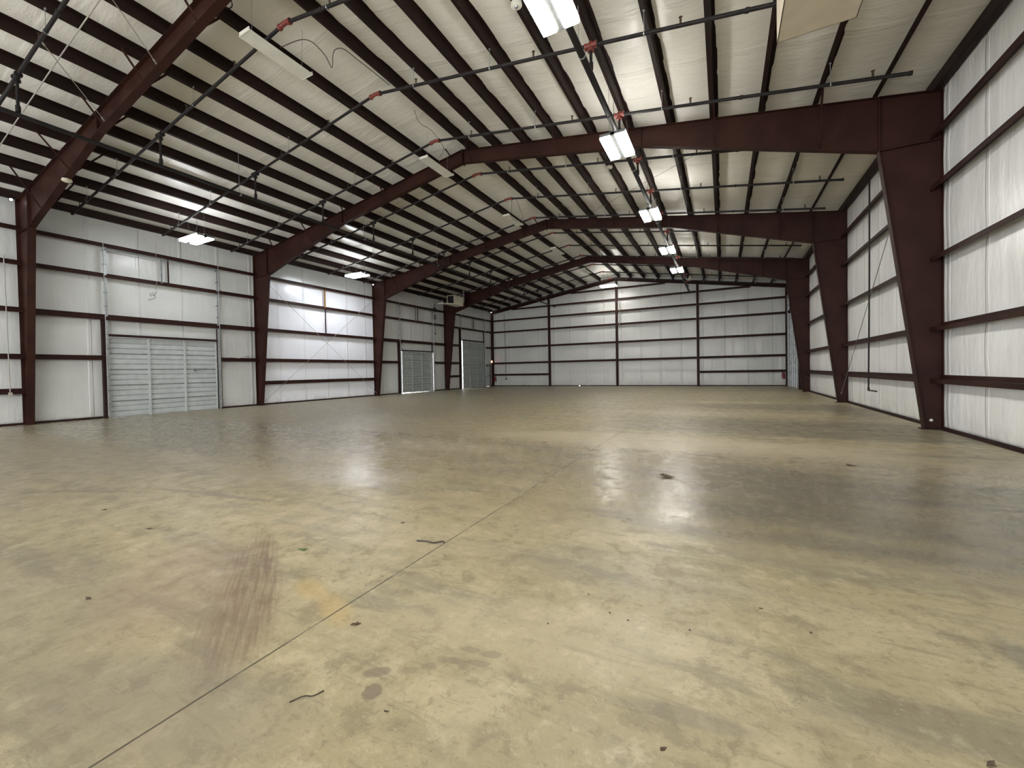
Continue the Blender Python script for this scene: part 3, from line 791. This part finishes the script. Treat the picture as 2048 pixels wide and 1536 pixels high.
lamp((2.72, 8.95, 6.70), 'x', 'bright lamp near the left wall above the nearest sectional door', 'glow2')
lamp((2.72, 17.1, 6.86), 'x', 'bright lamp above the brightest bay of the left wall', 'glow2b')
lamp((2.72, .8, 6.70), 'x', 'bright lamp near the left wall level with the viewpoint', 'glow2')
lamp((2.72, -7.3, 6.70), 'x', 'bright lamp near the left wall behind the viewpoint', 'glow2')
root = empty('high_bay_lamp', (18.1, 35.0, 8.0)); tag(root, 'small unlit white lamp fixture hanging near the far wall beyond the last lit lamp', 'lamp')
mb = MB(); mb.tube([(18.1, 35, 7.92), (18.1, 35, 8.02), (18.1, 35, 8.12), (18.1, 35, 8.25)], [.20, .19, .10, .05], 16); mb.build('lamp_shade', 'white', root, True)
for q in (-.1, .1):
    mb = MB(); mb.tube([(18.1+q*.3, 35, 8.2), (18.1+q*2.4, 35, zt(18.1+q*2.4)+.01)], .012, 6); mb.build('hanging_cable', 'cable', root)
# unlit linear fixtures by the ridge
un = ['nearest, with a loose cable beside it', 'at the second portal frame', 'just before the third portal frame', 'between the third and fourth frames', 'nearest the far wall']
for k, y in enumerate((6.14, 12.1, 18.15, 24.2, 30.2)):
    root = empty('strip_light', (11.7, y, 8.48)); tag(root, 'long white unlit strip light under the ridge, '+un[k], 'strip light', 'unlit strip lights by the ridge')
    mb = MB(); x = 11.70; mb.add([(x-.20, y-.76, 8.46), (x+.20, y-.76, 8.46), (x+.20, y+.76, 8.46), (x-.20, y+.76, 8.46), (x-.10, y-.76, 8.53), (x+.10, y-.76, 8.53), (x+.10, y+.76, 8.53), (x-.10, y+.76, 8.53)],
        [(0,3,2,1),(4,5,6,7),(0,1,5,4),(1,2,6,5),(2,3,7,6),(3,0,4,7)]); mb.build('fixture_body', 'white', root)
    for q in (-.765, .75):
        e = MB(); e.box(x-.165, x+.165, y+q, y+q+.015, 8.455, 8.535); e.build('end_cap', 'white', root)
    for q in (-.6, .6):
        e = MB(); e.tube([(x, y+q, 8.53), (x+.05, y+q, zc(x+.05)-.03)], .004, 5); e.build('hanging_wire', 'galv', root)
# round detectors
for p, t in (((16.76, 7.64, 8.50), 'beside the nearest lamp'), ((16.76, 15.3, 8.50), 'between the second and third lamps')):
    root = empty('round_detector', p); tag(root, 'small round white detector on a right slope purlin '+t, 'detector', 'round ceiling detectors')
    x, y, z = p; z = zt(x)
    mb = MB(); mb.tube([(x, y, z), (x, y, z-.05), (x, y, z-.07)], [.11, .11, .06], 20); mb.build('detector_body', 'white', root, True)
    mb = MB(); mb.tube([(x, y, z-.065), (x, y, z-.09)], [.04, .025], 12); mb.build('detector_sensor', 'galv', root, True)
p = (4.05, 4.80, 7.1)
root = empty('round_detector', p); tag(root, 'cream oval disc hanging under the rafter of the nearest left frame', 'detector')
mb = MB(); mb.tube([(3.95, 4.94, 7.14), (3.95, 4.94, 7.09), (3.95, 4.94, 7.06)], [.11, .12, .07], 20); mb.build('detector_body', 'cream', root, True)
# small bright bulbs on top of left columns
for y, t in ((4.70, 'at the top of the nearest left column'), (20.85, 'at the top of the third left column'), (37.0, 'in the far left corner under the eave')):
    root = empty('small_spot_lamp', (.3, y, 7.25)); tag(root, 'tiny bright spot lamp '+t, 'lamp', 'tiny spot lamps on the left columns')
    mb = MB(); mb.tube([(.16, y, 7.28), (.28, y, 7.26)], .045, 12); mb.build('lamp_body', 'galv', root, True)
    mb = MB(); mb.tube([(.28, y, 7.26), (.30, y-.005, 7.255), (.315, y-.01, 7.25)], [.03, .03, .015], 12); mb.build('bulb', 'bulb', root, True)
# ------------------------------------------------------------------ unit heaters
def heater(x0, x1, y0, y1, z0, z1, label, m, vane):
    root = empty('unit_heater', ((x0+x1)/2, (y0+y1)/2, z0)); tag(root, label, 'heater', 'hanging unit heaters')
    mb = MB(); t = .02
    mb.box(x0, x1, y0, y1, z0, z0+t); mb.box(x0, x1, y0, y1, z1-t, z1); mb.box(x0, x0+t, y0, y1, z0, z1); mb.box(x1-t, x1, y0, y1, z0, z1)
    mb.box(x0, x1, y1-t, y1, z0, z1); mb.box(x0, x0+.05, y0, y0+t, z0, z1); mb.box(x1-.05, x1, y0, y0+t, z0, z1); mb.box(x0, x1, y0, y0+t, z0, z0+.06); mb.box(x0, x1, y0, y0+t, z1-.05, z1)
    c = mb.build('cabinet', m, root)
    bv = c.modifiers.new('b', 'BEVEL'); bv.width = .006; bv.segments = 2
    mb = MB(); mb.box(x0+.03, x1-.03, y0+.12, y0+.13, z0+.03, z1-.03)
    n = 7
    for i in range(n):
        z = z0+.09+(z1-z0-.16)*i/(n-1); mb.bar((x0+.04, y0+.05, z), (x1-.04, y0+.05, z), .06, .006, up=(0, .5, 1))
    mb.build('front_louvres', 'black', root)
    if vane:
        mb = MB(); mb.add([(x0, y0, z0-.0), (x1, y0, z0-.0), (x1-.1, y0-vane, z0-.10), (x0+.1, y0-vane, z0-.10), (x0, y0, z0+.07), (x1, y0, z0+.07), (x1-.1, y0-vane, z0-.05), (x0+.1, y0-vane, z0-.05)], [(0,3,2,1),(4,5,6,7),(0,1,5,4),(1,2,6,5),(2,3,7,6),(3,0,4,7)])
        mb.build('deflector_vane', 'white', root)
    mb = MB(); ym = y0+(y1-y0)*.3
    mb.box(x1, x1+.004, ym, ym+.05, z0+.42, z0+.66) if (x1 < 12) else mb.box(x0-.004, x0, ym, ym+.05, z0+.1, z0+.4)
    mb.build('side_plate', 'galv_dark', root)
    mb = MB(); xm = (x0+x1)/2
    mb.tube([(x1-.1, y1-.02, (z0+z1)/2), (x1-.1, y1+.14, (z0+z1)/2), (x1-.1, y1+.2, (z0+z1)/2+.08), (x1-.1, y1+.2, zt(xm)+.0)], .06, 14); mb.build('flue_pipe', 'galv', root, True)
    for xx in (x0+.06, x1-.06):
        for yy in (y0+.1, y1-.1):
            mb = MB(); mb.tube([(xx, yy, z1), (xx, yy, zt(xx)+.03)], .007, 6); mb.build('hanger_rod', 'galv_dark', root)
heater(2.12, 2.78, 26.6, 27.9, 6.50, 7.20, 'cream unit heater hanging by the left wall in front of the farthest portal frame', 'cream', 1.3)
heater(20.90, 21.78, 6.1, 7.42, 6.05, 6.85, 'big beige unit heater overhead, cut by the top edge on the right', 'beige', 0)
# ------------------------------------------------------------------ brace rods
def rods(root_name, segs, label, m='galv_dark', r=.009):
    root = empty(root_name, segs[0][0]); tag(root, label, 'brace rod', 'diagonal brace rods')
    for a, b in segs:
        mb = MB(); mb.tube([a, b], r, 8)
        for p, q in ((a, b), (b, a)):
            d = (Vector(q)-Vector(p)).normalized(); mb.tube([Vector(p), Vector(p)+d*.12], r*2.2, 8)
        mb.build('brace_rod_bar', m, root, True)
rods('brace_rod', [((.235, 13.2, 6.30), (.235, 20.95, .22))], 'thin diagonal brace rod falling to the right across the brightest left wall bay', 'palecable')
rods('brace_rod', [((.262, 13.15, .18), (.262, 20.8, 6.25))], 'thin diagonal brace rod rising to the right across the brightest left wall bay', 'palecable')
rods('brace_rod', [((W-.24, 13.1, 7.05), (W-.24, 20.95, .35))], 'thin diagonal brace rod on the right wall between the second and third frames')
rods('brace_rod', [((10.4, 3.3, zt(10.4)-.1), (9.25, 4.9, 8.42))], 'short pale brace wire meeting the nearest rafter higher up', 'palecable')
rods('brace_rod', [((7.9, 3.4, zt(7.9)-.1), (6.6, 4.9, 7.95))], 'short pale brace wire meeting the nearest rafter lower down', 'palecable')
rods('brace_rod', [((21.0, 13.2, zt(21)-.05), (14.0, 20.9, zt(14)-.05))], 'long thin brace rod under the right roof slope beyond the second frame', 'cable', .006)
# mid mullion in bright bay
root = empty('wall_mullion', (.2, 17.05, 3.77)); tag(root, 'narrow vertical mullion in the brightest left wall bay, ochre at the top', 'mullion')
mb = MB(); mb.box(.14, .215, 17.0, 17.07, 5.3, 6.36); mb.build('upper_post', 'ochre_post', root)
mb = MB(); mb.box(.15, .205, 17.03, 17.07, 3.77, 5.24); mb.build('lower_post', 'dark', root)
# small channels between the two top girts of left wall bay 1
# drain pipe on right wall
root = empty('drain_pipe', (W-.24, 17.1, .7)); tag(root, 'thin dark vertical drain pipe on the right wall between the second and third frames', 'pipe')
mb = MB(); mb.tube([(W-.295, 17.0, 7.15), (W-.295, 17.05, 4.0), (W-.295, 17.18, .70), (W-.295, 17.12, .66), (W-.295, 16.4, .66)], .022, 10); mb.build('pipe_run', 'pipe', root, True)
mb = MB(); mb.tube([(W-.295, 17.18, .74), (W-.295, 17.17, .66), (W-.295, 17.08, .66)], .03, 10); mb.build('elbow', 'pipe', root, True)
# conduits on far wall
def conduit(pts, r, m, label, name='conduit', end=None):
    root = empty(name, pts[0]); tag(root, label, 'conduit', 'wall conduits')
    mb = MB(); mb.tube(pts, r, 8); mb.build('conduit_tube', m, root, True)
    if end:
        mb = MB(); x, y, z = pts[-1]; mb.box(x-.05, x+.05, y-.04, y+.04, z-.09, z+.03); mb.build('outlet_box', m, root)
conduit([(1.56, YEND-.23, 7.0), (1.60, YEND-.23, 3.0), (1.64, YEND-.23, .72)], .018, 'black', 'dark vertical conduit with a box near the left end of the far wall', end=True)
conduit([(12.52, YEND-.23, 7.35), (12.52, YEND-.23, 5.14)], .022, 'palecable', 'short white vertical conduit just right of the far wall middle post', end=True)
conduit([(.235, 4.50, 5.46), (.235, 4.53, 1.05)], .014, 'palecable', 'pale vertical conduit on the left wall just left of the nearest column', end=True)
conduit([(11.3, 3.78, zt(11.3)-.02), (7.4, 3.8, zt(7.4)-.02), (3.0, 3.85, zt(3.0)-.02)], .014, 'palecable', 'pale conduit climbing under the purlins beside the nearest left rafter')
conduit([(.3, 11.45, 2.34), (.32, 11.9, 2.31), (.28, 12.3, 2.42)], .012, 'palecable', 'short pale conduit on a girt right of the nearest sectional door', end=True)
# hanging cord with hook near door 1
root = empty('hanging_cord', (.27, 8.6, 6.3)); tag(root, 'thin hanging cord with a hook above the nearest sectional door', 'cord')
mb = MB(); mb.tube([(.28, 8.66, 6.9), (.28, 8.66, 5.4), (.27, 8.64, 4.9)], .006, 6); mb.build('cord', 'palecable', root)
mb = MB(); mb.tube([(.27, 8.64, 4.9), (.28, 8.58, 4.78), (.27, 8.45, 4.72), (.27, 8.42, 4.80), (.27, 8.52, 4.86), (.27, 8.60, 4.66), (.27, 8.36, 4.56)], .013, 6); mb.build('hook', 'galv_dark', root)
# chain hoist beside door 2
root = empty('chain_hoist', (.3, 27.6, 6.3)); tag(root, 'black chain hoist hanging above the far edge of the second sectional door', 'chain hoist')
mb = MB(); mb.box(.22, .34, 27.45, 27.75, 6.25, 6.55); mb.tube([(.28, 27.6, 6.5), (.28, 27.6, 6.9)], .03, 8); mb.build('hoist_body', 'black', root)
mb = MB(); ring = [(.28, 27.6+.11*math.cos(a*math.pi/8), 5.85+.16*math.sin(a*math.pi/8)) for a in range(17)]; mb.tube(ring, .028, 8, False); mb.build('chain_wheel', 'black', root, True)
mb = MB()
for i in range(12):
    z = 5.68-i*.095; q = .018 if i % 2 else .03; mb.tube([(.28, 27.6, z), (.28, 27.6, z-.07)], [q, q], 6)
mb.tube([(.28, 27.6, 4.6), (.28, 27.6, 4.48)], .06, 8)
mb.build('chain', 'black', root)
# loose cable and loop near ridge
mb = MB()
def spline(pts, n=8):
    P = [Vector(p) for p in pts]; P = [2*P[0]-P[1]]+P+[2*P[-1]-P[-2]]; out = []
    for i in range(1, len(P)-2):
        for k in range(n):
            t = k/n; a, b, c, d = P[i-1:i+3]
            out.append(.5*((2*b)+(-a+c)*t+(2*a-5*b+4*c-d)*t*t+(-a+3*b-3*c+d)*t**3))
    out.append(P[-2]); return out
wz = 8.92
mb.tube(spline([(11.43, 6.39, wz), (11.83, 6.43, wz), (12.09, 6.50, wz), (12.19, 6.68, wz), (12.11, 7.07, wz), (11.93, 7.42, wz), (12.32, 7.12, wz), (12.51, 7.06, wz), (12.62, 7.18, wz+.02), (12.66, 7.53, wz), (12.68, 7.97, wz), (12.7, 8.61, wz)]), .009, 6)
tag(mb.build('loose_cable', 'cable', None, True), 'loose wavy cable drooping between the nearest strip light and the ridge purlin', 'cable')
mb = MB(); mb.tube([(11.5+.14*math.cos(a*math.pi/8), 5.08+.17*math.sin(a*math.pi/8), 8.98+.02*math.sin(a)) for a in range(17)], .011, 6, False)
tag(mb.build('cable_coil', 'black', None, True), 'black cable loop at the top edge near the nearest strip light', 'cable')
mb = MB(); mb.tube(spline([(12.1, 17.1, 9.15), (12.1, 17.15, 8.8), (11.9, 17.5, 8.45), (11.95, 17.9, 8.35), (12.2, 18.1, 8.5), (12.15, 17.8, 8.9), (12.1, 17.7, 9.2)]), .008, 6)
tag(mb.build('cable_coil', 'cable', None, True), 'thin hanging cable loop under the ridge in front of the third frame', 'cable')
mb = MB(); mb.tube(spline([(12.4, 10.0, 9.1), (12.35, 10.3, 8.9), (12.3, 11.0, 9.0), (12.1, 11.9, 8.95), (11.75, 12.2, 8.85)]), .007, 6)
tag(mb.build('loose_cable', 'cable', None, True), 'thin loose cable by the ridge just before the second frame', 'cable')
# fire extinguishers on the far wall
for x, z, t in ((.45, .72, 'left'), (24.0, .78, 'right')):
    root = empty('fire_extinguisher', (x, YEND-.25, z)); tag(root, 'dark red fire extinguisher on the far wall near the %s corner' % t, 'fire extinguisher', 'fire extinguishers')
    y = YEND-.26
    mb = MB(); mb.tube([(x, y, z-.25), (x, y, z-.24), (x, y, z+.14), (x, y, z+.20), (x, y, z+.22)], [.07, .08, .08, .04, .025], 16); mb.build('cylinder_body', 'red', root, True)
    mb = MB(); mb.bar((x, y, z+.24), (x+.10, y, z+.29), .02, .02); mb.tube([(x, y, z+.21), (x, y, z+.26)], .02, 8); mb.build('valve_handle', 'black', root)
    mb = MB(); mb.tube([(x, y, z+.24), (x-.10, y, z+.22), (x-.11, y, z-.02), (x-.10, y, z-.14)], .012, 8); mb.build('hose', 'black', root, True)
    mb = MB(); mb.box(x-.09, x+.09, y+.06, y+.20, z-.02, z+.02); mb.build('wall_bracket', 'galv', root)
# white tag on right column
mb = MB(); mb.tube([(24.2, 12.962, .20), (24.2, 12.955, .20)], .03, 12)
tag(mb.build('column_tag', 'white'), 'small white round tag low on the big right hand column', 'tag')
# ------------------------------------------------------------------ debris on the floor
def leaf(x, y, s, ang, m, label, nm):
    mb = MB(); n = 9; vs = [(0, 0, .006)]; 
    rnd = random.Random(int(x*1000+y*77))
    for i in range(n):
        a = 2*math.pi*i/n; r = s*(.55+.6*rnd.random()); vs.append((r*math.cos(a)*1.5, r*math.sin(a)*.75, .002+.35*s*rnd.random()))
    rot = Matrix.Rotation(ang, 3, 'Z'); vs = [rot @ Vector(v)+Vector((x, y, 0)) for v in vs]
    lo = [Vector((v.x, v.y, max(0.0005, v.z-.003))) for v in vs]
    fs = [(0, i+1, (i+1) % n+1) for i in range(n)]; o = n+1
    fs += [(o, o+(i+1) % n+1, o+i+1) for i in range(n)]+[(i+1, (i+1) % n+1, o+(i+1) % n+1, o+i+1) for i in range(n)]
    mb.add(vs+lo, fs); return tag(mb.build(nm, m), label, 'leaf' if 'leaf' in nm else 'debris', 'debris scattered on the floor')
def twig(pts, r, label):
    mb = MB(); mb.tube(spline([(a, b, r*1.0+c) for a, b, c in pts], 5), r, 6); return tag(mb.build('twig', 'twig', None, True), label, 'twig', 'debris scattered on the floor')
leaf(17.12, 2.33, .028, .3, 'leaf', 'green leaf on the floor left of the long joint', 'green_leaf')
leaf(19.52, 6.12, .10, -.2, 'dryleaf', 'brown dry leaf in the middle of the shiny patch of floor', 'dry_leaf')
leaf(16.49, 1.16, 0.0174, .2, 'dryleaf', 'small dark dry leaf alone on the left foreground floor', 'dry_leaf')
leaf(15.33, 1.99, 0.0217, .5, 'dryleaf', 'small dark dry leaf below the arched dirt streak on the left', 'dry_leaf')
leaf(14.16, 2.05, 0.0248, .1, 'dryleaf', 'small dark dry leaf at the left, beside the end of the arched streak', 'dry_leaf')
leaf(21.03, 2.20, 0.0155, .9, 'dryleaf', 'small brown dry leaf at the bottom right corner', 'dry_leaf')
leaf(20.38, 3.01, 0.0087, .3, 'dryleaf', 'tiny dark leaf fragment in the right middle foreground', 'dry_leaf')
leaf(19.98, 1.72, 0.0112, .8, 'dryleaf', 'small brown dry leaf at the bottom, right of centre', 'dry_leaf')
leaf(18.31, 1.77, .022, .7, 'dryleaf', 'small dark curled leaf just right of the long joint', 'dry_leaf')
leaf(16.6, 5.3, 0.0186, .2, 'dryleaf', 'tiny dark leaf fragment far left of the long joint', 'dry_leaf')
leaf(17.45, 3.2, 0.0186, .4, 'dryleaf', 'small dark leaf fragment behind the long thin twig', 'dry_leaf')
leaf(21.8, 7.9, 0.0496, .1, 'dryleaf', 'dark dry leaf on the pale floor far to the right', 'dry_leaf')
twig([(17.86, 2.90, 0), (17.95, 2.92, .004), (18.02, 2.93, 0), (18.07, 2.98, .004), (18.10, 2.97, 0)], .006, 'dark crooked twig lying across the long joint')
twig([(18.49, 1.20, 0), (18.52, 1.25, .004), (18.56, 1.27, .006), (18.57, 1.32, 0)], .0028, 'long thin curved twig in the bottom centre left of the footprints')
twig([(18.90, 1.36, 0), (18.92, 1.365, 0)], .003, 'very short straight twig piece in the bottom centre')
rnd = random.Random(5)
CR = [((19.59, 2.55), 'left'), ((19.70, 2.52), 'middle'), ((19.42, 2.70), 'far'), ((20.02, 2.58), 'right'), ((19.30, 2.28), 'near'), ((20.6, 2.85), 'rightmost')]
for (p, t) in CR:
    x, y = p; mb = MB(); r = .0045
    mb.tube([(x-r, y, .004), (x-r*.4, y+.003, r*.9), (x+r*.5, y-.002, r*.8), (x+r, y, .003)], [.003, r*.8, r*.7, .002], 7)
    tag(mb.build('dirt_crumb', 'twig', None, True), 'tiny dark dirt crumb, the %s one of the few scattered in the centre foreground' % t, 'debris', 'debris scattered on the floor')
